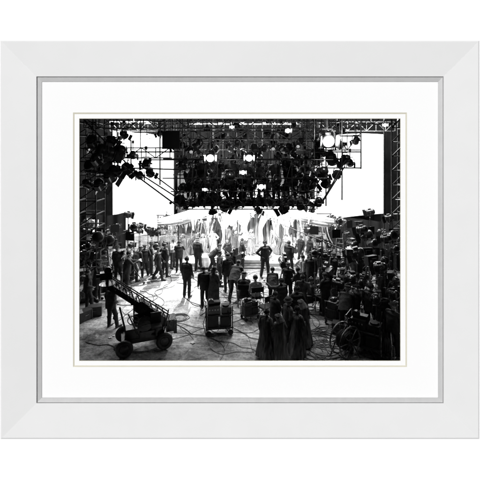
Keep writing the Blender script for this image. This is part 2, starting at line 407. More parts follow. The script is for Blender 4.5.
def person(loc,rz,pose,outfit,head,label,group,sc=None):
    o=bpy.data.objects.new('person',body(pose,outfit));COL.objects.link(o)
    o.location=loc;o.rotation_euler=(0,0,rz);s=sc or R(.90,1.03);wd=R(.97,1.10);o.scale=(s*wd,s*wd,s)
    g=[head] if head else []
    if outfit in('robe','robew','coat','dress') and pose!='sit' : g.append(outfit)
    if outfit=='suit': g.append('jacket')
    for k in g:
        nm,m=garment(k,pose);c=bpy.data.objects.new(nm,m);COL.objects.link(c);c.parent=o
    tag(o,label,'person',group);return o
pi=math.pi
CREW='film crew members around the stage';ACT='costumed performers on the bright stage';FG='robed extras waiting together'
PL=[
(266,358,pi-.5,'weight','robe','hair','person in long striped robe with dark hair, back turned',FG,.86),
(280,360,pi+.45,'slouch','robew','scarf','person in long pale robe with rumpled head scarf',FG,.80),
(297,356,pi-.9,'fold','robe','hair','person in long striped robe with arms folded',FG,.88),
(288,350,2.2,'weight','coat','fedora','person in long overcoat and felt hat among robed extras',FG,.95),
(303,346,3.9,'slouch','robe','scarf','person in striped robe and scarf at edge of group',FG,.86),
(275,340,2.4,'fold','suit','hair','person in dark suit behind robed extras',FG,.93),
(296,334,3.6,'weight','suit','hair','person in dark suit leaning on one leg',FG,.95),
(281,322,3.9,'point','suit','hair','person in dark suit pointing toward the lit stage',CREW,None),
(302,320,2.5,'weight','grey','hair','person in grey suit standing close to others',CREW,None),
(111,327,2.2,'weight','suit','fedora','person in dark suit and hat beside the camera crane',CREW,None),
(187,297,2.9,'stand','suit','hair','person in dark suit standing alone on bright floor',CREW,1.0),
(205,307,3.7,'slouch','suit','hair','person in dark clothes standing beside equipment cart',CREW,None),
(214,309,2.5,'fold','coat','longhair','person in overcoat with long hair beside equipment cart',CREW,None),
(227,292,3.6,'weight','suit','fedora','person in dark suit and hat facing the stage',CREW,None),
(220,285,2.0,'akimbo','suit','hair','person in dark suit with hands on hips',CREW,None),
(144,277,3.5,'weight','suit','cap','person in dark work clothes and cap by lamp stands',CREW,None),
(151,274,2.0,'fold','grey','fedora','person in grey suit with folded arms by lamp stands',CREW,None),
(158,280,1.6,'stride','suit','hair','person in dark clothes walking past lamp stands',CREW,None),
(127,290,1.9,'work','suit','hair','person in dark clothes adjusting a lamp',CREW,None),
(133,282,2.6,'bend','suit','cap','person in dark clothes bending beside lamps',CREW,None),
(98,300,1.2,'work','suit','cap','person in dark work clothes adjusting equipment',CREW,None),
(88,309,2.2,'weight','suit','hair','person in dark clothes by stacked crates',CREW,None),
(118,281,2.8,'slouch','suit','fedora','person in dark suit and hat among lamps',CREW,None),
(105,288,2.8,'weight','shirtd','hair','person in white shirt among lamps',CREW,None),
(165,276,2.3,'akimbo','suit','hair','person in dark suit at edge of bright floor',CREW,None),
(265,277,.2,'akimbo','suit','hair','person in black suit with hands on hips facing the crew',CREW,1.05),
(244,305,3.1,'sit','suit','fedora','person in dark suit and hat seated on folding chair',CREW,1),
(256,308,3.4,'sit','shirtd','hair','person in white shirt seated on folding chair',CREW,1),
(234,300,2.6,'bend','suit','hair','person in dark clothes stooping beside folding chairs',CREW,None),
(288,302,2.7,'work','suit','cap','person in dark clothes and cap operating the film camera',CREW,None),
(298,306,3.7,'fold','grey','hair','person in grey suit watching the scene',CREW,None),
(273,306,3.3,'bend','suit','hair','person in dark clothes bending over equipment',CREW,None),
(303,290,2.2,'akimbo','shirtd','hair','person in white shirt and dark trousers',CREW,None),
(311,293,3.0,'stride','suit','fedora','person in dark suit and hat stepping forward',CREW,None),
(318,281,2.4,'point','suit','hair','person in dark clothes pointing at the set',CREW,None),
(309,310,1.6,'sit','suit','hair','person in dark clothes seated on folding chair',CREW,1),
(325,315,3.6,'fold','suit','hair','person in dark suit with arms folded near cables',CREW,None),
(332,292,2.0,'work','suit','cap','person in dark work clothes tending an arc lamp',CREW,None),
(342,308,2.0,'weight','suit','cap','person in dark work clothes and cap by lamp stand',CREW,None),
(345,334,2.8,'bend','suit','cap','person in dark clothes bending over cable reel',CREW,None),
(356,328,1.7,'work','suit','hair','person in dark clothes reaching toward a lamp',CREW,None),
(370,332,2.2,'weight','suit','hair','person in dark clothes among heavy lamps',CREW,None),
(382,342,2.9,'slouch','suit','cap','person in dark clothes leaning among heavy lamps',CREW,None),
(393,354,2.0,'fold','suit','fedora','person in dark coat and hat by heavy lamp',CREW,None),
(357,292,2.5,'work','suit','hair','person in dark clothes handling a lamp',CREW,None),
(383,308,2.5,'slouch','suit','cap','person in dark clothes leaning beside lamps',CREW,None),
(395,318,2.5,'weight','suit','hair','person in dark clothes near the side wall',CREW,None),
(350,280,2.9,'akimbo','suit','cap','person in dark clothes and cap between lamps',CREW,None),
(228,267,.9,'weight','suit','hair','person in dark costume at edge of stage platform',ACT,None),
(242,268,2.2,'fold','suit','hair','person in dark clothes silhouetted before the set',ACT,.92),
(198,271,2.9,'slouch','suit','cap','person in dark clothes silhouetted before the set',ACT,None),
(179,272,3.4,'work','suit','hair','person in dark clothes working at edge of the set',ACT,None),
(212,272,1.9,'bend','suit','hair','person in dark clothes bending before the set',ACT,None),
(289,273,2.4,'stride','suit','hair','person in dark clothes walking before the set',ACT,None),
(203,261,.1,'stand','robe','scarf','performer in striped robe and scarf',ACT,.9),
(213,257,-.3,'akimbo','robew','hair','performer in pale robe with hands on hips',ACT,.85),
(236,258,.2,'raise','grey','hair','performer in grey costume raising both arms',ACT,.85),
(244,253,0,'stand','dress','longhair','performer in light dress beneath canopy',ACT,.85),
(251,257,.5,'fold','robe','scarf','performer in striped robe with folded arms',ACT,.85),
(278,257,-1.5,'bend','robe','scarf','performer in striped robe bowing low',ACT,.9),
(286,262,-.8,'point','robe','hair','performer in striped robe pointing across stage',ACT,.9),
(292,255,-.4,'sit','robew','hair','performer in pale robe seated on a low crate',ACT,.9),
(301,263,-1,'slouch','suit','hair','performer in dark costume near drapes',ACT,.9),
(183,261,.6,'stand','robe','scarf','performer in striped robe by hanging reeds',ACT,.9),
(173,268,.9,'fold','shirt','hair','performer in white shirt by hanging reeds',ACT,.9),
(192,257,1.3,'bend','robe','hair','performer in striped robe bending by reeds',ACT,.9),
(310,268,-1.2,'stand','suit','hair','person in dark suit at edge of lit stage',ACT,None),
(220,254,.1,'slouch','suit','hair','performer in dark costume near the steps',ACT,.9),
(230,251,.3,'stand','robew','hair','performer in pale robe beneath canopy',ACT,.85),
(208,250,.2,'raise','robe','hair','performer in striped robe raising one arm',ACT,.85),
]
for u,v,rz,po,of,he,lb,g,s in PL: person(F(u,v)+Vector((0,0,.18 if (v<260 and g==ACT) else 0)),rz+(R(-.3,.3) if po!='sit' else 0),po,of,he,lb,g,s)

# ---------------- lamps
def lamp_head(root,piv,tilt,lit,rad=.2,ln=.42,doors=True,pm='pipe'):
    piv=Vector(piv);ax=Vector((0,-math.cos(tilt),-math.sin(tilt)));upv=Vector((0,-math.sin(tilt),math.cos(tilt)))
    b=MB();b.profile(piv-ax*ln*.5,ax,[(-.07,rad*.45),(-.03,rad*.8),(0,rad*.93),(.05,rad),(ln-.05,rad),(ln-.04,rad*1.12),(ln,rad*1.12),(ln,rad*.93)],18)
    for k in(-.12,-.03,.06): b.profile(piv+ax*k*rad/.2,ax,[(0,rad*1.05),(.02,rad*1.05)],18)
    b.box(piv+upv*rad*1.08,(rad*.9,rad*.9,rad*.5),(tilt,0,0))
    b.box(piv-upv*rad*1.05,(rad*1.2,rad*1.2,rad*.4),(tilt,0,0))
    b.obj('housing','black',root)
    b=MB();c=piv+ax*(ln*.5+.004);b.profile(c,ax,[(0,rad*.92),(.015,rad*.75),(.028,rad*.4),(.032,rad*.05)],18)
    b.obj('lens',lit,root)
    b=MB();r2=rad*1.25
    b.path([piv+Vector((-r2,0,0)),piv+Vector((-r2,0,r2*.9*YD)),piv+Vector((-r2*.7,0,r2*1.45*YD)),piv+Vector((r2*.7,0,r2*1.45*YD)),piv+Vector((r2,0,r2*.9*YD)),piv+Vector((r2,0,0))],.016)
    b.tube(piv+Vector((-r2-.05,0,0)),piv+Vector((-rad*.9,0,0)),.03);b.tube(piv+Vector((r2+.05,0,0)),piv+Vector((rad*.9,0,0)),.03)
    b.obj('yoke',pm,root)
    if doors:
        e=piv+ax*(ln*.5+.02)
        for sg in(-1,1):
            b=MB();sx=Vector((sg,0,0));dirn=(ax*.9+sx*.45).normalized()
            p0=e+sx*rad*1.08;b._add([p0+upv*rad,p0-upv*rad,p0-upv*rad*1.1+dirn*rad,p0+upv*rad*1.1+dirn*rad],[(0,1,2,3)],0)
            b.obj('barn_door','black',root,smooth=False)
def scoop_head(root,piv,tilt,lit,rad):
    piv=Vector(piv);ax=Vector((0,-math.cos(tilt),-math.sin(tilt)))
    b=MB();b.profile(piv-ax*rad*.5,ax,[(-.12,rad*.3),(-.1,rad*.34),(0,rad*.36),(rad*.2,rad*.7),(rad*.6,rad*.95),(rad*.95,rad*1.05),(rad*.95,rad*1.0),(rad*.6,rad*.88),(rad*.2,rad*.6)],20,cap=True)
    b.obj('reflector_bowl','rigpipe',root)
    b=MB();b.profile(piv+ax*rad*-.1,ax,[(0,.02),(.04,rad*.28),(.10,rad*.32),(.17,rad*.2),(.19,.01)],12);b.obj('bulb',lit,root)
    b=MB();b.path([piv+Vector((-rad,0,0)),piv+Vector((-rad*1.05,0,rad*1.2*YD)),piv+Vector((rad*1.05,0,rad*1.2*YD)),piv+Vector((rad,0,0))],.014);b.obj('yoke','pipe',root)
YD=1
def hang(lit,tilt,rad,doors=True,rod=.3,scoop=False):
    def f():
        global YD
        YD=1;r=empty('hanging_spotlight');z=-(rod+rad*1.8)
        if scoop: scoop_head(r,(0,0,z),tilt,lit,rad)
        else: lamp_head(r,(0,0,z),tilt,lit,rad,rad*2.1,doors,'rigpipe')
        b=MB();b.tube((0,0,-.02),(0,0,z+rad*(1.2 if scoop else 1.8)),.016);b.box((0,0,0),(.08,.1,.12));b.obj('clamp','rigpipe',r);return r
    return Kind(f)
def stand(lit,tilt,rad,h,name='lamp_on_stand',kind='f'):
    def f():
        global YD
        YD=-1;r=empty(name)
        if kind=='s': scoop_head(r,(0,0,h),tilt,lit,rad)
        elif kind=='b':
            b=MB();b.box((0,.05,h),(rad*2.6,.22,rad*1.9),(.15,0,0));b.box((0,.2,h),(rad*1.2,.14,rad*1.2),(.15,0,0));b.tube((0,.05,h),(0,.05,h-rad*1.9),.03);b.obj('housing','black',r,smooth=False)
            b=MB();b.box((0,-.075,h-.01),(rad*2.3,.02,rad*1.6),(.15,0,0))
            for k in range(5): b.box((0,-.09,h-rad*.7+k*rad*.35),(rad*2.35,.02,.02),(.15,0,0))
            b.obj('louvre',lit,r,smooth=False)
        else: lamp_head(r,(0,0,h),tilt,lit,rad,rad*2.3,True)
        b=MB();b.tube((0,0,.25),(0,0,h*.55),.026);b.tube((0,0,h*.5),(0,0,h-rad*(1.2 if kind=='s' else 1.8)),.017)
        b.tube((0,0,h*.55),(0,0,h*.58),.042);b.obj('pole','pipe',r)
        for k in range(3):
            t=k*2*pi/3+.4;b=MB();e=Vector((math.cos(t)*.5,math.sin(t)*.5,.06))
            b.tube((0,0,.65 if h>1 else .3),e,.016);b.tube((math.cos(t)*.25,math.sin(t)*.25,.35 if h>1 else .18),(0,0,.28 if h>1 else .26),.012)
            b.profile(e+Vector((0,.02,0)),(0,-1,0),[(0,.055),(.04,.055)],12);b.obj('leg','pipe',r)
        return r
    return Kind(f)
HK={'off':hang('glass',.55,.125),'off2':hang('glass',.85,.155,True,.15),'big':hang('glass',.3,.27,True,.2),'lit':hang('lit',.25,.12),'dim':hang('litdim',.45,.12,False),'sc':hang('glass',.9,.15,False,.2,True)}
HL='hanging spotlights on the overhead rig'
LBH={'off':'black hanging spotlight with barn doors, unlit','off2':'black hanging spotlight tilted steeply down','big':'very large black arc spotlight hanging from rig','lit':'hanging spotlight with brightly glowing lens','dim':'small hanging spotlight with faintly glowing lens','sc':'open metal scoop light hanging from rig'}
def hl(k,u,v,d,rz,sc=1): HK[k].put(W(u,v,d),rz,sc,LBH[k],'spotlight',HL)
KS=['off','off2','off','sc','off','off2','off']
cnt=0
for v,d,n,ua,ub in((162,13.2,13,178,322),(134,14.2,14,172,344),(150,14.8,13,180,324),(172,14.5,12,184,316),(122,16,13,150,350),(142,16.5,12,174,332),(193,13.1,12,178,322),(184,14.0,10,182,318),(156,15.6,11,176,324)):
    for i in range(n):
        u=ua+(ub-ua)*(i+.5)/n+R(-5,5);cnt+=1
        hl(KS[(cnt*5+i)%7],u,v+R(-6,6),d+R(-.3,.3),pi+R(-1.3,1.3) if cnt%4 else R(-1,1),R(.7,1.15))
for k,u,v,d,rz,s in(('big',106,134,13.0,2.2,1.0),('big',92,152,13.4,2.8,.8),('off2',120,138,13.2,3.9,1.3),('off2',98,146,12.8,2.6,1.2),('off',116,152,13.6,2.2,1.4),('off',146,148,13.8,3.6,1.2),('off2',128,156,13.8,2.0,1.2),('off2',93,128,13.6,3,1.3),('off',112,124,13.8,2,1.3),('off',133,142,14,3.3,1),('off2',110,162,13.6,2.9,1.3),('off',124,122,14,2.6,1),('off',150,160,13.6,2.6,1),('off',140,162,13.6,3.4,1),('off2',100,172,13.6,2.9,1.2),('off',88,168,13.8,2.6,1.2),
   ('off',345,144,14,3.8,1.2),('off2',332,146,13.6,2.4,1.2),('off',356,128,14.4,3.1,1),('off2',322,160,13.3,3.9,1.2),('off',337,160,13.6,3.5,1.1),('off',350,150,14.2,2.7,1.0),('off2',316,146,14,3,1.2),('off2',326,172,13.6,3.6,1),('off',340,132,14,3,1),('off2',330,128,14.4,2.5,1),('off',318,130,14,2.5,1)):
    hl(k,u,v,d,rz,s)
LITS=((327,114,12.9,0,1.9),(249,142,12.9,0,1.1),(210,140,12.9,.15,1.25),(287,120,12.9,.2,.75),(261,174,12.7,0,.85),(385,117,16,-.3,.7),(147,128,15,.3,.7),(243,162,12.7,0,.7),(205,182,12.7,0,.5),(232,120,13,0,.5))
for q in LITS: hl('lit',*q)
for u,v,d,rz,s in((166,126,15,.3,.8),(191,143,13.1,.2,.6),(273,140,13.1,0,.6),(298,138,13.6,-.2,.6)):
    hl('dim',u,v,d,rz,s)
def point(loc,P_,s=.1):
    l=bpy.data.lights.new('lamp_glow','POINT');l.energy=P_;l.shadow_soft_size=s
    o=bpy.data.objects.new('lamp_glow',l);COL.objects.link(o);o.location=loc
point(W(327,133,13.2)+Vector((0,-.9,0)),150);point(W(230,152,12.3),50)

# ---------------- overhead rig
def truss(name,pts_pairs,r,label,cat,mt='rigpipe'):
    b=MB()
    for a,c in pts_pairs: b.tube(a,c,r,seg=8)
    return tag(b.obj(name,mt),label,cat)
def ladder_truss(u0,u1,v,d,depth=.4,n=None,up=.45):
    a=W(u0,v,d);c=W(u1,v,d);L=(c-a).length;n=n or int(L/.6);prs=[]
    for dy in(0,depth):
        for dz in(0,up): prs.append((a+Vector((0,dy,dz)),c+Vector((0,dy,dz))))
    for i in range(n+1):
        p=a.lerp(c,i/n)
        prs+=[(p,p+Vector((0,0,up))),(p,p+Vector((0,depth,0)))]
        if i<n: q=a.lerp(c,(i+1)/n);prs+=[(p,q+Vector((0,0,up)))] if i%2 else [(p+Vector((0,0,up)),q)]
    for t in(.08,.36,.64,.92):
        p=a.lerp(c,t)+Vector((0,depth/2,up));prs.append((p,Vector((p.x,p.y,10.7))))
    o=truss('overhead_truss',prs,.02,'dark steel lattice truss carrying hanging spotlights','truss');o['group']='overhead pipe trusses'
ladder_truss(84,366,128,14.2)
ladder_truss(166,330,139,15.2,up=.35)
ladder_truss(306,361,150,13.8,up=.7,n=4)
ladder_truss(84,170,158,13.4,up=.4,n=6)
ladder_truss(150,340,121,16,up=.5)
ladder_truss(100,395,124,19,up=.5)
ladder_truss(176,326,150,16.5,up=.4)
ladder_truss(110,395,131,22,up=.6)
ladder_truss(180,320,172,15.6,up=.3)
cw=empty('lighting_catwalk');tag(cw,'long hanging lighting catwalk with pipe railings and slanted ends','catwalk')
A=W(180,206,13.0);Bp=W(317,206,13.0);x0,x1,zd=A.x,Bp.x,A.z
cw.location=((x0+x1)/2,14,zd);o_=cw.location.copy()
b=MB()
for i in range(9): b.box(Vector(((x0+x1)/2,13.1+i*.23,zd))-o_,(x1-x0,.19,.04))
for i in range(14): b.box(Vector((x0+.15+i*(x1-x0-.3)/13,14.05,zd-.04))-o_,(.06,2.2,.04))
b.obj('deck','flag',cw,smooth=False)
for y in(13.0,15.05):
    b=MB()
    for z in(-.12,.55,1.05,1.75): b.tube(Vector((x0-.9*z*.7,y,zd+z))-o_,Vector((x1+.5*z*.7,y,zd+z))-o_,.022)
    n=11
    for i in range(n+1):
        x=x0+(x1-x0)*i/n;b.tube(Vector((x,y,zd-.12))-o_,Vector((x,y,zd+1.75))-o_,.02)
        if i<n: b.tube(Vector((x,y,zd+.05))-o_,Vector((x+(x1-x0)/n,y,zd+(1.05 if i%2 else 1.75)))-o_,.013)
    b.tube(Vector((x0-.1,y,zd))-o_,Vector((x0-2.2,y,zd+1.55))-o_,.028);b.tube(Vector((x1+.1,y,zd))-o_,Vector((x1+1.1,y,zd+1.75))-o_,.028)
    b.obj('railing','rigpipe',cw)
for x in(x0+.1,(x0+x1)/2,x1-.1):
    for y in(13.0,15.05):
        b=MB();b.tube(Vector((x,y,zd+1.7))-o_,Vector((x,y,10.7))-o_,.02);b.obj('suspension_rod','rigpipe',cw)
p=W
truss('rigging_frame',[(p(131,168,13.3),p(190,170,13.3)),(p(118,172,13.3),p(131,168,13.3)),(p(131,140,13.3),p(131,172,13.3)),(p(160,121,13.3),p(160,185,13.3)),(p(131,168,13.3),p(190,206,13.3)),(p(118,132,13.3),p(118,172,13.3)),(p(84,120,13.3),p(131,168,13.3)),(p(84,171,13.3),p(118,172,13.3)),(p(131,152,13.3),p(180,152,13.3))],.026,'slanted pipe frame bracing the catwalk end','pipe frame')
truss('rigging_frame',[(p(311,152,13.4),p(361,152,13.4)),(p(311,168,13.4),p(361,168,13.4)),(p(361,120,13.4),p(361,169,13.4)),(p(342,120,13.4),p(342,200,13.4)),(p(345,166,13.4),p(320,206,13.4)),(p(326,120,13.4),p(326,206,13.4)),(p(311,136,13.4),p(361,136,13.4))],.026,'rectangular pipe frame at the catwalk end','pipe frame')
CWL='electricians on the lighting catwalk'
for u,y,rz,po,he in((190,14.9,2.9,'weight','hair'),(202,14.6,2.4,'slouch','cap'),(216,14.9,3.0,'work','cap'),(232,14.6,3.6,'weight','hair'),(248,14.9,2.4,'akimbo','hair'),(262,14.6,3.1,'bend','cap'),(276,14.9,3.5,'work','fedora'),(290,14.7,2.7,'weight','cap'),(305,14.9,2.8,'work','hair')):
    person(Vector(((u-240)*y/FL,y,zd+.02)),rz,po,'suit',he,'electrician in dark work clothes on the catwalk',CWL)
SK=stand('glass',.4,.13,.7,'spotlight_on_short_stand')
for i in range(16):
    u=183+i*8.5; y=(13.25,14.0,13.7)[i%3];SK.put(Vector(((u-240)*y/FL,y,zd+.02)),pi+R(-.9,.9),R(.85,1.15),'black spotlight on short stand on the catwalk deck','spotlight','spotlights standing on the catwalk')
b=MB();c=W(171,140,12.9);b.box(c,(.66,.03,.68));b.tube(c+Vector((0,0,.3)),c+Vector((0,0,1.4)),.015,mi=1)
tag(b.obj('black_flag',['flag','pipe'],smooth=False),'square black light flag hanging from the rig','flag')
prs=[];xa,xb,ya,yb=-7.45,-6.55,15.6,16.6
for x in(xa,xb):
    for y in(ya,yb): prs.append((Vector((x,y,0)),Vector((x,y,9))))
for i in range(14):
    z=.5+i*.6
    prs+=[(Vector((xa,ya,z)),Vector((xb,ya,z))),(Vector((xa,yb,z)),Vector((xb,yb,z))),(Vector((xa,ya,z)),Vector((xa,yb,z))),(Vector((xb,ya,z)),Vector((xb,yb,z))),(Vector((xa,ya,z)),Vector((xb,ya,z+.6)))]
truss('scaffold_tower',prs,.03,'tall steel scaffold tower beside the backdrop','scaffold tower')
prs=[];xa,xb,ya,yb=8.4,9.2,19,20
for x in(xa,xb):
    for y in(ya,yb): prs.append((Vector((x,y,0)),Vector((x,y,10.5))))
for i in range(12):
    z=.5+i*.8;prs+=[(Vector((xa,ya,z)),Vector((xb,ya,z+.8))),(Vector((xa,ya,z)),Vector((xb,ya,z))),(Vector((xb,ya,z)),Vector((xb,yb,z)))]
truss('scaffold_tower',prs,.035,'dark scaffold tower by the side wall','scaffold tower')
def masking(xc,y,wd,h,nm):
    o=MB().grid(60,4,lambda u,v: Vector((xc+(u-.5)*wd,y+.08*math.sin(u*wd*9),.02+h*v+.12*math.sin(u*7)*v))).obj('black_masking_drape','flag')
    tag(o,nm,'drape',group='black masking drapes')
masking(-9.4,22.5,3.8,2.3,'low black masking drape behind lamp stands')
masking(8.6,22.5,5.8,1.9,'low black masking drape behind lamp stands')
masking(7.8,18.2,3.6,1.2,'low black masking drape behind lamp stands')
masking(-8.1,18.2,2.2,1.7,'low black masking drape behind lamp stands')
b=MB();b.box((0,0,1.5),(.75,.05,1.5));b.tube((-.3,.05,0),(-.3,.05,2.2),.025,mi=1);b.tube((.3,.05,0),(.3,.05,2.2),.025,mi=1)
o=b.obj('white_flat',['cyc','wooddk'],smooth=False);o.location=(-8.95,20.8,0);tag(o,'narrow upright white flat catching strong light','flat')

# ---------------- lamps on stands
ST={'t':stand('glass',.25,.16,2.5),'m':stand('glass',.15,.14,1.9),'l':stand('glass',-.05,.22,1.4,'arc_lamp_on_stand'),'lit':stand('lit',.1,.08,2.2),'s':stand('metal',.2,.18,2.1,'scoop_lamp_on_stand','s'),'b':stand('metal',.1,.18,1.8,'broad_lamp_on_stand','b'),'h':stand('glass',.3,.24,2.2,'arc_lamp_on_stand')}
LBS={'t':'tall black spotlight on tripod stand aimed at the set','m':'black spotlight with barn doors on tripod stand','l':'large low arc lamp on tripod stand','lit':'glowing spotlight on slim tripod stand','s':'open metal scoop lamp on tripod stand','b':'rectangular louvred lamp on tripod stand','h':'heavy arc lamp on tall tripod stand'}
def sl(k,u,v,rz,s=1): ST[k].put(F(u,v),rz,s,LBS[k],'stage lamp','lamps on tripod stands around the set')
KK=['t','m','s','m','h','t','l','b']
i=0
for u,v in((84,290),(92,281),(101,275),(110,285),(118,271),(127,266),(134,283),(140,262),(148,259),(156,266),(163,260),(88,262),(97,258),(107,264),(117,258),(128,256),(139,255),(152,253),(84,305),(99,290),(166,270),(122,298),(90,298),(86,275),(113,276),(96,268),(131,274)):
    i+=1;sl(KK[(i*3)%8],u,v,2.4+R(-.9,1.2),R(.75,1.1))
for u,v in((312,262),(319,268),(326,274),(333,263),(340,270),(347,262),(352,274),(360,266),(366,278),(374,268),(381,275),(389,266),(396,278),(330,284),(338,290),(349,290),(357,300),(366,292),(376,300),(386,292),(395,300),(343,300),(352,312),(364,318),(378,316),(390,312),(397,330),(380,336),(362,342),(393,350),(331,305),(320,292),(372,282),(358,256),(345,254),(333,254),(370,258),(384,256),(338,314),(315,300),(390,283),(370,306),(348,325),(385,325),(362,286),(325,298),(397,262),(376,349)):
    i+=1;sl(KK[(i*3)%8],u,v,3.9+R(-1.2,.9),R(.75,1.1))
for q in(('lit',92,272,.4,1),('lit',335,262,-.6,.9),('lit',128,262,.5,.8),('lit',350,284,-.7,.8),('lit',388,262,-.6,.8)): sl(*q)

# ---------------- camera crane
cr=empty('camera_crane');tag(cr,'wheeled camera crane with heavy raised slanting boom','camera crane');cr.location=F(144,346);cr.rotation_euler=(0,0,.35)
b=MB();b.box((0,0,.34),(1.4,.5,.14));b.box((-.56,0,.32),(.16,.86,.16));b.box((.56,0,.32),(.16,.8,.16));b.box((.05,0,.56),(.7,.46,.32));b.profile((0.1,0,.7),(0,0,1),[(0,.2),(.1,.2),(.15,.13),(.35,.11)],16)
b.box((.45,.15,.55),(.35,.35,.3));b.box((-.42,-.08,.58),(.3,.36,.3));b.tube((-.55,.2,.4),(-.75,.1,1.35),.03);b.tube((.5,.1,.4),(.05,0,1.1),.035);b.tube((-.2,-.25,.5),(-.5,-.3,1.25),.02);b.tube((.3,.25,.6),(.1,.25,1.35),.02);b.box((.1,-.28,.52),(.5,.08,.2))
b.profile((.0,-.3,.85),(0,1,0),[(0,.24),(.05,.24)],22);b.profile((.42,-.28,.62),(0,1,0),[(0,.14),(.08,.14)],18);b.tube((-.3,.3,.4),(-.3,.3,1.5),.025);b.box((-.3,.3,1.4),(.2,.16,.22));b.tube((.6,-.2,.4),(.75,-.3,1.2),.02);b.box((-.15,.28,.8),(.3,.2,.4));b.obj('chassis','black',cr)
b=MB();p0=Vector((.75,0,.62));p1=Vector((-1.08,0,2.12));dv=(p1-p0);an=math.atan2(dv.z,-dv.x)
b.box(p0.lerp(p1,.5),(dv.length,.15,.16),(0,an,0));b.box(p0.lerp(p1,.28),(dv.length*.5,.24,.28),(0,an,0));b.box(p0.lerp(p1,.45),(.3,.34,.36),(0,an,0))
for sy in(-.14,.14): b.tube(p0+Vector((.05,sy,.32)),p1+Vector((.1,sy*.6,.24)),.018)
for i in range(9):
    q=p0+dv*i/9
    for sy in(-.13,.13): b.tube(q+Vector((0,sy*.6,0)),q+dv/9+Vector((.05,sy,.30-.008*i)),.012);b.tube(q+Vector((0,sy*.6,0)),q+Vector((.05,sy,.30-.008*i)),.012)
b.obj('boom','black',cr)
b=MB();b.box((.84,0,.62),(.26,.44,.38));b.box((.98,0,.58),(.1,.5,.44));b.tube((.84,-.26,.74),(.84,.26,.74),.06);b.obj('counterweight','black',cr)
b=MB();b.profile((-1.12,0,2.14),(0,0,1),[(0,.24),(.04,.24)],20);b.tube((-1.12,0,2.15),(-1.12,0,2.36),.05);b.box((-1.15,0,2.44),(.36,.2,.22));b.profile((-1.32,0,2.44),(-1,0,.0),[(0,.05),(.12,.07)],14);b.profile((-1.1,0,2.6),(0,1,0),[(-.05,.11),(.05,.11)],16);b.obj('camera_platform','black',cr)
b=MB();b.box((.35,-.42,.80),(.32,.32,.05));b.box((.35,-.27,1.0),(.32,.04,.34));b.tube((.35,-.42,.5),(.35,-.42,.79),.04);b.tube((.35,-.42,.5),(.1,-.2,.5),.03);b.obj('seat','wooddk',cr)
for x,y,r in((-.62,-.48,.25),(-.62,.48,.25),(.60,-.44,.25),(.60,.44,.25)):
    wh=empty('wheel');wh.parent=cr;wh.location=(x,y,r+.02)
    b=MB();b.torus((0,0,0),(0,1,0),r-.055,.07,28,10);b.obj('tyre','rubber',wh)
    b=MB();b.profile((0,-.05,0),(0,1,0),[(0,.06),(.02,.13),(.08,.13),(.10,.06)],18);b.obj('rim','rigpipe',wh)
b=MB();b.torus((-.35,-.35,1.05),(.2,1,.3),.17,.014,24,6);b.tube((-.35,-.35,1.05),(-.1,0,.75),.02)
for k in range(3): b.tube((-.35,-.35,1.05),(-.35+.16*math.cos(k*2.1),-.35,1.05+.16*math.sin(k*2.1)),.01)
b.obj('hand_wheel','pipe',cr)

# ---------------- equipment cart
def cartf():
    r=empty('equipment_cart')
    b=MB();b.box((0,0,.28),(1.0,.6,.06));b.box((0,0,.72),(.96,.56,.04));b.box((-.24,0,.50),(.4,.5,.38));b.box((.24,0,.48),(.38,.48,.34))
    for x in(-.47,.47):
        for y in(-.27,.27): b.tube((x,y,.2),(x,y,1.05),.02)
    b.obj('rack','wooddk',r)
    b=MB();b.box((-.2,0,.90),(.46,.42,.3));b.box((.27,.02,.86),(.36,.4,.22));b.box((-.1,.02,1.1),(.3,.2,.1));b.profile((.25,.0,.97),(0,0,1),[(0,.13),(.05,.13)],18);b.profile((-.3,.0,1.14),(0,1,0),[(-.1,.12),(.02,.12)],16);b.tube((.4,.1,.9),(.45,.1,1.35),.015)
    b.path([(-.45,-.2,.9),(-.6,-.3,.5),(-.5,-.35,.1),(-.2,-.4,.04)],.015);b.path([(.3,-.22,.85),(.4,-.36,.5),(.2,-.34,.3),(.45,-.38,.04)],.015)
    for k in range(4): b.profile((-.36+k*.1,-.212,.93),(0,-1,0),[(0,.03),(.03,.025)],10,mi=1)
    b.obj('control_unit',['black','metal'],r)
    b=MB();b.path([(-.47,.27,1.0),(-.55,.27,1.12),(-.55,-.27,1.12),(-.47,-.27,1.0)],.018);b.obj('handle','metal',r)
    for x in(-.4,.4):
        for y in(-.27,.27):
            b=MB();b.torus((x,y,.10),(0,1,0),.075,.026,18,8);b.profile((x,y-.02,.10),(0,1,0),[(0,.07),(.04,.07)],14);b.obj('wheel','rubber',r)
    return r
CK=Kind(cartf)
CK.put(F(219,332),.15,.95,'dark wheeled equipment cart with control boxes','equipment cart','equipment carts')
CK.put(F(250,318),.5,.65,'dark wheeled equipment cart behind seated crew','equipment cart','equipment carts')
CK.put(F(366,352),-.6,1,'dark wheeled equipment cart beside heavy lamps','equipment cart','equipment carts')
CK.put(F(335,322),.9,.8,'dark wheeled equipment cart among crew','equipment cart','equipment carts')
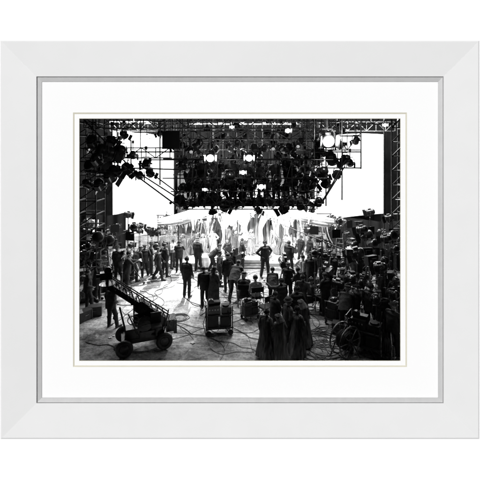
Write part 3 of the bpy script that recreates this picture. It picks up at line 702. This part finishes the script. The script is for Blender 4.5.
def camf():
    r=empty('film_camera')
    b=MB();b.box((0,0,1.42),(.3,.55,.34));b.box((.17,.1,1.42),(.05,.3,.2));b.profile((0,.05,1.74),(1,0,0),[(-.06,.19),(.06,.19)],22);b.profile((0,.3,1.68),(1,0,0),[(-.06,.15),(.06,.15)],22);b.obj('camera_body','black',r)
    b=MB();b.profile((0,-.27,1.42),(0,-1,0),[(0,.06),(.15,.065),(.16,.14),(.3,.18)],18,cap=False);b.obj('lens_hood','black',r)
    for k in range(3):
        t=k*2*pi/3+.5;b=MB();b.tube((math.cos(t)*.06,math.sin(t)*.06,1.24),(math.cos(t)*.5,math.sin(t)*.5,.02),.028,.018);b.obj('leg','wood',r)
    b=MB();b.profile((0,0,1.18),(0,0,1),[(0,.12),(.07,.1)],16);b.obj('tripod_head','metal',r)
    return r
FK=Kind(camf)
for u,v,rz in((284,295,3.2),(236,288,2.6),(327,308,2.6)): FK.put(F(u,v),rz,.98,'film camera with twin round magazines on wooden tripod','film camera','film cameras')
def chf():
    r=empty('folding_chair')
    b=MB();b.box((0,0,.46),(.5,.42,.03));b.obj('seat','flag',r)
    b=MB();b.box((0,.22,.82),(.52,.025,.2));b.obj('backrest','flag',r)
    for sx in(-.25,.25):
        b=MB();b.tube((sx,.22,.03),(sx,.22,.95),.016);b.tube((sx,-.2,.03),(sx,-.2,.66),.016);b.box((sx,0,.67),(.06,.46,.025));b.tube((sx,-.2,.03),(sx,.22,.03),.016);b.obj('side_frame','wood',r)
    b=MB();b.tube((-.25,-.2,.05),(.25,-.2,.45),.014);b.tube((.25,-.2,.05),(-.25,-.2,.45),.014);b.obj('cross_brace','wood',r)
    return r
HKc=Kind(chf)
for u,v,rz in((244,305,3.1),(256,308,3.4),(266,318,3.8),(309,310,1.6)): HKc.put(F(u,v),rz,1,'wooden folding chair with dark canvas seat','chair','folding chairs for the crew')
def cratef():
    r=empty('equipment_crate');b=MB();b.box((0,0,.25),(.7,.45,.46))
    for x in(-.33,.33): b.box((x,0,.25),(.07,.49,.5))
    b.obj('case','wooddk',r)
    b=MB();b.box((0,0,.505),(.72,.47,.05));b.obj('lid','wooddk',r)
    b=MB();b.path([(-.1,-.235,.3),(-.1,-.28,.32),(.1,-.28,.32),(.1,-.235,.3)],.012);b.obj('handle','metal',r)
    return r
CR=Kind(cratef)
for u,v,rz,s in((95,315,.3,.7),(84,320,1.0,.7),(88,300,.7,.8),(110,290,.2,.8),(127,280,.5,.8),(340,333,-.4,.7),(378,352,.6,.7),(388,330,1.1,.8),(360,322,.1,.8),(395,305,.4,.9),(330,295,.2,.8),(345,290,.9,.8),(375,302,.4,.8),(315,286,.5,.7),(100,285,.8,.8),(385,282,.2,.9),(145,268,.5,.8),(325,264,.3,.9),(86,280,.4,1.0),(118,272,.1,.9),(355,282,.3,.9),(367,270,.8,1.0),(396,290,.2,1.0),(392,343,.3,.7),(292,255,-.4,.9)):
    CR.put(F(u,v)+Vector((0,0,.18 if u==292 else 0)),rz,s,'dark wooden equipment crate with metal handle','crate','equipment crates')
def reelf():
    r=empty('cable_reel')
    for y in(-.22,.22):
        b=MB();b.torus((0,y,.62),(0,1,0),.55,.03,32,8);b.profile((0,y-.02,.62),(0,1,0),[(0,.12),(.04,.12)],16)
        for k in range(8): t=k*pi/4;b.tube((.1*math.cos(t),y,.62+.1*math.sin(t)),(.54*math.cos(t),y,.62+.54*math.sin(t)),.016)
        b.obj('reel_wheel','metal',r)
    b=MB()
    for k in range(9): b.torus((0,-.16+.04*k,.62),(0,1,0),.28+.02*(k%2),.03,28,6)
    b.profile((0,-.2,.62),(0,1,0),[(0,.24),(.4,.24)],18);b.obj('wound_cable','rubber',r)
    b=MB()
    for y in(-.34,.34): b.tube((-.4,y,.02),(0,y,.62),.025);b.tube((.4,y,.02),(0,y,.62),.025)
    b.tube((0,-.36,.62),(0,.36,.62),.03);b.obj('reel_stand','pipe',r)
    return r
RK_=Kind(reelf)
RK_.put(F(345,357),.6,.85,'large spoked cable reel wound with thick cable','cable reel','cable reels')
RK_.put(F(386,358),1.2,.65,'large spoked cable reel wound with thick cable','cable reel','cable reels')
def flagf():
    r=empty('flag_stand');b=MB();b.tube((0,0,.1),(0,0,2.5),.018);b.tube((0,0,2.3),(.8,0,2.6),.012)
    for k in range(3): t=k*2.1;b.tube((0,0,.3),(math.cos(t)*.4,math.sin(t)*.4,.02),.015)
    b.obj('stand_pole','pipe',r);b=MB();b.box((.85,0,2.35),(.5,.02,.5));b.obj('flag_panel','flag',r,smooth=False);return r
FG_=Kind(flagf)
for u,v,rz in((100,268,.3),(322,275,.1),(300,268,-.3),(360,272,.4),(116,277,-.2),(380,278,.2),(394,290,.2),(340,262,.5),(86,272,.1)): FG_.put(F(u,v),rz,.9,'black rectangular flag on slim stand','light flag','light flags on stands')
def boardf():
    r=empty('reflector_board');b=MB();b.box((0,0,1.35),(1.2,.04,1.2),(.2,0,0));b.obj('panel','canvas',r,smooth=False)
    b=MB();b.tube((-.64,.0,1.35),(-.64,0,.6),.02);b.tube((.64,0,1.35),(.64,0,.6),.02);b.tube((-.64,0,.6),(.64,0,.6),.02);b.tube((0,0,.6),(0,0,.1),.025)
    for k in range(3): t=k*2.1;b.tube((0,0,.35),(math.cos(t)*.45,math.sin(t)*.45,.02),.018)
    b.obj('board_stand','pipe',r);return r
BK=Kind(boardf)
for u,v,rz,s in((168,262,.3,.8),(318,258,-.5,.8),(105,262,.6,.7),(348,270,-.6,.5),(94,287,.5,.5)): BK.put(F(u,v),rz,s,'pale square reflector board on stand','reflector board','reflector boards')
b=MB();c=F(322,300);b.tube(c+Vector((0,0,.1)),c+Vector((0,0,2.6)),.03)
for k in range(3): t=k*2.1;b.tube(c+Vector((0,0,.6)),c+Vector((math.cos(t)*.6,math.sin(t)*.6,.02)),.02)
b.tube(c+Vector((.9,-.8,2.3)),c+Vector((-2.0,2.2,3.0)),.025,.015);b.tube(c+Vector((-2.0,2.2,3.0)),c+Vector((-2.0,2.2,2.75)),.05);b.box(c+Vector((.9,-.8,2.3)),(.25,.25,.25))
tag(b.obj('microphone_boom','pipe'),'long microphone boom reaching over the set on tripod','microphone boom')
def ladf():
    r=empty('step_ladder')
    for y,nm in((-.5,'front_frame'),(.5,'rear_frame')):
        b=MB()
        for sx in(-1,1): b.tube((sx*.3,y,.02),(sx*.18,0.02*(1 if y>0 else -1),2.4),.03,seg=6)
        for i in range(7):
            t=(i+1)/8;b.box((0,y*(1-t),2.4*t),(.56-.2*t,.08,.03))
        b.obj(nm,'wooddk' if y>0 else 'wood',r,smooth=False)
    return r
LK_=Kind(ladf)
for u,v,rz in((104,296,.6),(340,272,-.4),(371,320,.5)): LK_.put(F(u,v),rz,.85,'wooden step ladder standing open','step ladder','step ladders')

# ---------------- stage set
b=MB();b.box((.2,21.6,.09),(9.2,5.2,.18));tag(b.obj('stage_platform','canvas',smooth=False),'low pale stage platform under the canopy','stage platform')
b=MB();b.box((.4,18.75,.05),(2.0,.3,.1));b.box((.4,18.9,.12),(2.0,.25,.06));tag(b.obj('platform_steps','wood',smooth=False),'shallow wooden steps up to the stage platform','steps')
cp=empty('canopy_tent');cp.location=(1.0,22,.18);tag(cp,'white draped peaked canopy tent with scalloped edge on slim poles','canopy tent')
def cf(u,v):
    x=(u-.5)*4.4;y=(v-.5)*2.4
    return Vector((x,y,2.2-.28*abs(math.sin(u*pi*4))*.5-.25*(2*v-1)**2+1.1*max(0,1-abs(2*u-1))**1.8))
MB().grid(50,12,cf).obj('canopy_roof','drape',cp)
def vf(u,v):
    x=(u-.5)*4.4;z0=cf(u,0).z;return Vector((x,-1.21-.05*math.sin(u*60),z0-v*(.12+.30*abs(math.sin(u*pi*7+.4))*(.6+.4*math.sin(u*17)))))
MB().grid(120,4,vf).obj('valance','drape2',cp)
for n_,sx in enumerate((-2.15,2.15,-.9,.55,1.3)):
    def df(u,v,sx=sx):
        wd=(.5+.25*(n_%3))*(1-.65*math.sin(v*pi)**2 if v<.95 else .8);return Vector((sx+(u-.5)*wd+(.15+.2*(n_%2))*math.sin(v*3)*(-1 if sx>0 else 1),-1.15+.10*math.sin(u*28),2.3-v*(2.3-.4*(n_%3))))
    MB().grid(40,14,df).obj('side_drape','drape',cp)
def bf(u,v): return Vector(((u-.5)*4.4,1.15+.14*math.sin(u*70)+.05*math.sin(u*31+v*4),2.3-2.3*v))
MB().grid(160,6,bf).obj('back_curtain','drape2',cp)
for sx in(-2.2,2.2):
    for y in(-1.2,1.2): b=MB();b.tube((sx,y,0),(sx,y,2.5),.035);b.profile((sx,y,2.5),(0,0,1),[(0,.03),(.05,.07),(.1,.05),(.2,.01)],12);b.obj('pole','wooddk',cp)
# big swagged tent panels fanning out from under the rig
for k,(xa,za,xb,zb,y,sag) in enumerate(((-.6,3.9,-5.0,2.3,21.0,.55),(-.2,4.1,-3.4,2.6,20.6,.35),(.9,4.1,4.4,2.6,20.7,.4),(1.4,3.9,6.0,2.2,21.2,.6),(-1.8,3.7,2.6,3.5,23.6,.7),(-4.6,3.2,-1.4,3.4,23.8,.7),(2.4,3.4,5.4,3.1,24.0,.6))):
    def sw(u,v):
        x=xa+(xb-xa)*u;z=za+(zb-za)*u-sag*4*u*(1-u)*(.35+.65*v)-v*(.22+.25*u)
        return Vector((x,y-.5*math.sin(v*pi)*.5+.09*math.sin(v*22+u*3),z+.03*math.sin(v*22)))
    o=MB().grid(30,26,sw).obj('swagged_drape','drape');tag(o,'white swagged drape fanning down from beneath the rig','drape',group='swagged drapes over the set')
    b=MB();b.tube((xa,y,za),(xa,y,10.7),.01);b.tube((xb,y,zb),(xb,y,10.7),.008);b.obj('hanging_wire','rigpipe',o)
pg=empty('reed_pergola');pg.location=(-3.2,22.0,.18);tag(pg,'low wooden pergola hung with pale ragged reed strips','pergola')
b=MB()
for x in(-1.7,-.6,.5,1.6):
    for y in(-.9,.9): b.tube((x,y,0),(x,y,2.0+.2*math.sin(x*3)),.04)
for y in(-.9,.9): b.tube((-1.9,y,1.9),(1.8,y,2.1),.035)
for i in range(10): b.tube((-1.8+i*.4,-1.1,1.96+i*.02),(-1.8+i*.4,1.1,1.96+i*.02),.025)
b.obj('pergola_frame','wooddk',pg)
def fringe(parent,name,xa,xb,y,z,lo,hi,step,mt,skip=.2,sag=0.0):
    b=MB();n=24
    zs=lambda x: z-sag*4*((x-xa)/(xb-xa))*(1-(x-xa)/(xb-xa))
    b.path([(xa+(xb-xa)*k/n,y,zs(xa+(xb-xa)*k/n)) for k in range(n+1)],.018);x=xa+.03
    while x<xb-.08:
        l=R(lo,hi)*(R(.3,1))
        if random.random()>skip:
            w1=step*R(.4,1.0);dx=R(-.18,.18);z0=zs(x)+.02
            b._add([(x,y-.02,z0),(x+w1,y-.03,z0),(x+w1*.8+dx*.4,y-.08,z0-l*.5),(x+dx*.4,y-.05,z0-l*.5),(x+w1*.5+dx,y-.04,z0-l),(x+dx,y-.02,z0-l)],[(0,1,2,3),(3,2,4,5)],0)
        x+=step*R(.6,1.5)
    return b.obj(name,mt,parent,smooth=False)
fringe(pg,'reed_hanging',-1.8,1.7,-.95,1.95,.5,1.8,.065,'reed')
fringe(pg,'reed_hanging',-1.8,1.7,.95,1.95,.8,1.9,.075,'drape')
for u_,w_,h,mt in((3.9,1.3,2.6,'drape'),(5.3,1.1,2.1,'drape2'),(-4.9,.8,2.0,'drape')):
    def rf(u,v): return Vector((u_+(u-.5)*w_*(1-.5*math.sin(v*pi))+.35*v,22.5+.12*math.sin(u*24)+.1*v,h+.18-h*v-.35*math.sin(u*pi)*(1-v)))
    b=MB().grid(60,10,rf);o=b.obj('hanging_drape',mt);tag(o,'gathered pale drape hanging from a pole beside canopy','drape',group='white drapes beside canopy')
    b=MB();b.tube((u_-w_/2-.1,22.6,0),(u_-w_/2-.1,22.6,h+.2),.03);b.tube((u_+w_/2+.1,22.6,0),(u_+w_/2+.1,22.6,h+.2),.03);b.tube((u_-w_/2-.2,22.6,h+.2),(u_+w_/2+.2,22.6,h+.2),.025);b.obj('drape_pole','wooddk',o)
for k,(xa,xb,y,z,sg) in enumerate(((-4.6,-1.0,20.2,2.9,.5),(-1.6,1.9,20.3,3.3,.7),(1.3,4.8,20.3,3.0,.6))):
    o=fringe(None,'streamer_line',xa,xb,y,z,.3,1.1,.16,'reed' if k%2 else 'drape',.45,sg);tag(o,'sagging line of ragged pale streamers strung above the set','streamers',group='streamer lines over the set')
    b=MB();b.tube((xa,y,z),(xa,y,10.7),.008);b.tube((xb,y,z),(xb,y,10.7),.008);b.obj('hanging_wire','pipe',o)
for k,(a,c) in enumerate((((-4.8,20,.1),(-2.6,21.5,4.3)),((-3.4,19.8,.1),(-1.4,21.5,4.3)),((-1.9,19.6,.1),(-.9,22,4.3)),((4.9,20,.1),(3.0,21.5,4.3)),((5.6,21,.1),(3.4,22,4.3)),((3.2,19.5,.1),(1.6,22,4.0)))):
    b=MB();a=Vector(a);c=Vector(c);b.path([a.lerp(c,t/8)-Vector((0,0,.12*math.sin(pi*t/8))) for t in range(9)],.014)
    tag(b.obj('guy_rope','wooddk'),'guy rope slanting down to the set floor','rope','guy ropes over the set')
def palmf():
    r=empty('potted_palm');b=MB();b.profile((0,0,0),(0,0,1),[(0,.16),(.3,.22),(.34,.24),(.34,.2),(.3,.18)],16);b.obj('pot','metal',r)
    b=MB();b.path([(0,0,.3),(.05,0,.8),(.02,.03,1.4)],.04);b.obj('trunk','wooddk',r)
    b=MB()
    for k in range(15):
        t=k*2.4;el=R(.1,1.2);L_=R(.6,1.0);ca,sa=math.cos(t),math.sin(t);pp=None
        for j in range(9):
            s=j/8;rr=L_*s*math.cos(el)*1.0;z=1.4+L_*s*math.sin(el)-.6*s*s*L_
            q=Vector((.02+ca*rr,.03+sa*rr,z))
            if pp is not None:
                sd_=Vector((-sa,ca,0))*.16*math.sin(s*pi*.9+.2);dn=Vector((0,0,-.07))
                for sg in(-1,1): b._add([pp,pp.lerp(q,.5),pp.lerp(q,.9)+sd_*sg+dn],[(0,1,2)],0)
            pp=q
    o=b.obj('frond','suitg',r,smooth=False);o['kind']='stuff';return r
PK=Kind(palmf)
for u,v,s in((170,262,1.2),(221,247,1.1),(296,248,1.2),(309,258,1.1),(200,247,1.0)): PK.put(F(u,v)+Vector((0,0,.18 if v<260 and u<305 else 0)),R(0,6),s,'potted palm with drooping fronds on the set','potted palm','potted palms on the set')
def tabf():
    r=empty('round_table')
    def tf(u,v):
        t=u*2*pi;rr=.5+v*.1+.04*v*math.sin(t*10);return Vector((math.cos(t)*rr,math.sin(t)*rr,.76-.6*v))
    b=MB().grid(60,6,tf,closed=True);b.profile((0,0,.74),(0,0,1),[(0,.5),(.022,.5)],30);b.obj('table_cloth','drape',r)
    b=MB();b.tube((0,0,0),(0,0,.74),.05);b.profile((0,0,0),(0,0,1),[(0,.28),(.04,.25)],16);b.obj('pedestal','wood',r)
    b=MB();b.profile((.1,.1,.765),(0,0,1),[(0,.05),(.1,.09),(.2,.04),(.27,.05)],14);b.obj('jug','metal',r)
    return r
TK=Kind(tabf)
TK.put(F(206,267),0,.85,'round table with white cloth and metal jug','table')
b=MB();b.box((0,0,.35),(1.6,.7,.1));b.box((0,0,.16),(1.5,.6,.3))
o=b.obj('low_plinth','drape',smooth=False);o.location=F(252,265);tag(o,'low white draped plinth in front of the set','plinth')
b=MB();b.box((.2,20.2,.186),(3.4,1.6,.01));tag(b.obj('patterned_rug','rug',smooth=False),'patterned rug laid on the stage platform','rug')
for i in range(30):
    u,v=R(110,345),R(278,350);c=F(u,v);b=MB()
    a=R(.02,.06)
    b.grid(5,4,lambda s,t: Vector(((s-.5)*a*2*1.3,(t-.5)*a*2,.012+.02*abs(math.sin(s*3+t*2)))))
    o=b.obj('paper_scrap','paper');o.location=c;o.rotation_euler=(0,0,R(0,3));tag(o,'crumpled scrap of white paper on the floor','paper','paper scraps on the studio floor')
def cable(pts,r=.02):
    b=MB();P=[]
    pts=[Vector(p) for p in pts]
    for i in range(len(pts)-1):
        p0=pts[max(i-1,0)];p1=pts[i];p2=pts[i+1];p3=pts[min(i+2,len(pts)-1)]
        for k in range(6):
            t=k/6;P.append(.5*((2*p1)+(-p0+p2)*t+(2*p0-5*p1+4*p2-p3)*t*t+(-p0+3*p1-3*p2+p3)*t**3))
    P.append(pts[-1]);
    for q in P: q.z=r+.004
    b.path(P,r);o=b.obj('electric_cable','rubber');tag(o,'thin black electric cable snaking over the floor','cable','electric cables on the floor')
    return o
for i in range(54):
    if i<30: u,v=R(295,395),R(290,358);hd_=R(2,3.6)
    elif i<40: u,v=R(90,170),R(275,345);hd_=R(-.5,.9)
    else: u,v=R(170,300),R(275,345);hd_=R(0,3)
    q=F(u,v);pts=[q.copy()]
    for k in range(12):
        hd_+=R(-.7,.7);q=q+Vector((math.cos(hd_),math.sin(hd_),0))*R(.25,.5);q.y=max(10.3,min(20,q.y));pts.append(q.copy())
    cable(pts,R(.005,.011))
for u,v,rr in((322,345,.5),(333,338,.42),(312,352,.35),(180,318,.2),(318,340,.3),(328,352,.4)):
    c=F(u,v);pts=[c+Vector((math.cos(t*.6)*rr*(1+.04*t*R(.5,1)),math.sin(t*.6)*rr*(1+.03*t),0)) for t in range(26)];cable(pts,.010)

# ---------------- interior lights
def spot(loc,tgt,P_,ang=70,blend=.6,size=.25):
    l=bpy.data.lights.new('stage_spot','SPOT');l.energy=P_;l.spot_size=math.radians(ang);l.spot_blend=blend;l.shadow_soft_size=size
    o=bpy.data.objects.new('stage_spot',l);COL.objects.link(o);o.location=loc;o.rotation_euler=(Vector(tgt)-Vector(loc)).to_track_quat('-Z','Y').to_euler()
def area(loc,tgt,P_,sx,sy):
    l=bpy.data.lights.new('stage_flood','AREA');l.energy=P_;l.shape='RECTANGLE';l.size=sx;l.size_y=sy
    o=bpy.data.objects.new('stage_flood',l);COL.objects.link(o);o.location=loc;o.rotation_euler=(Vector(tgt)-Vector(loc)).to_track_quat('-Z','Y').to_euler()
area((-7.4,22.0,8.6),(-7.4,26.4,3.0),1500,3.4,1)
area((7.8,20.4,8.6),(8.2,25.0,2.8),1500,3.4,1)
area((0.2,18.5,7.8),(0.3,21.8,0),1900,6,2)
spot((-2.5,15.8,4.0),(-.5,21.5,1.6),3600,52)
spot((3.0,15.8,4.0),(1.5,21.5,1.6),3600,52)
spot((-7.5,18,4.0),(0,21.5,1),4600,46,.6,.1)
spot((8,18,4.0),(0.5,21.5,1),4600,46,.6,.1)
spot((-2.2,24.9,8.8),(-3.3,17.0,0),22000,32,.9,.10)
spot((3,24.9,8.8),(-0.4,16.2,0),7000,38,.9,.10)
spot((5.5,22,9),(2.5,13,0),1500,40,.7,.10)
spot((-5.5,20,9),(-2.2,12.6,0),2100,44,.9,.10)
spot((10.5,21,6.0),(4.5,14.5,1.2),1300,60,.7,.06)
spot((-10,22,6.0),(-6.0,15.5,1.2),1400,55,.7,.06)
spot((-8.6,19.2,3.4),(-8.95,20.8,1.4),260,50,.4,.08)  # extra spot added only to brighten the narrow white flat
spot((1.5,11.0,8.6),(1.4,10.9,1.2),240,40,.8,.4)  # added fill from above for the robed group, not a lamp of the set

# ---------------- camera
cd=bpy.data.cameras.new('camera');cd.sensor_width=36;cd.lens=36*FL/480.0;cd.shift_y=-87/480.0;cd.clip_end=200
co=bpy.data.objects.new('camera',cd);COL.objects.link(co);co.location=(0,0,H);co.rotation_euler=(math.radians(90),0,0)
scene.camera=co
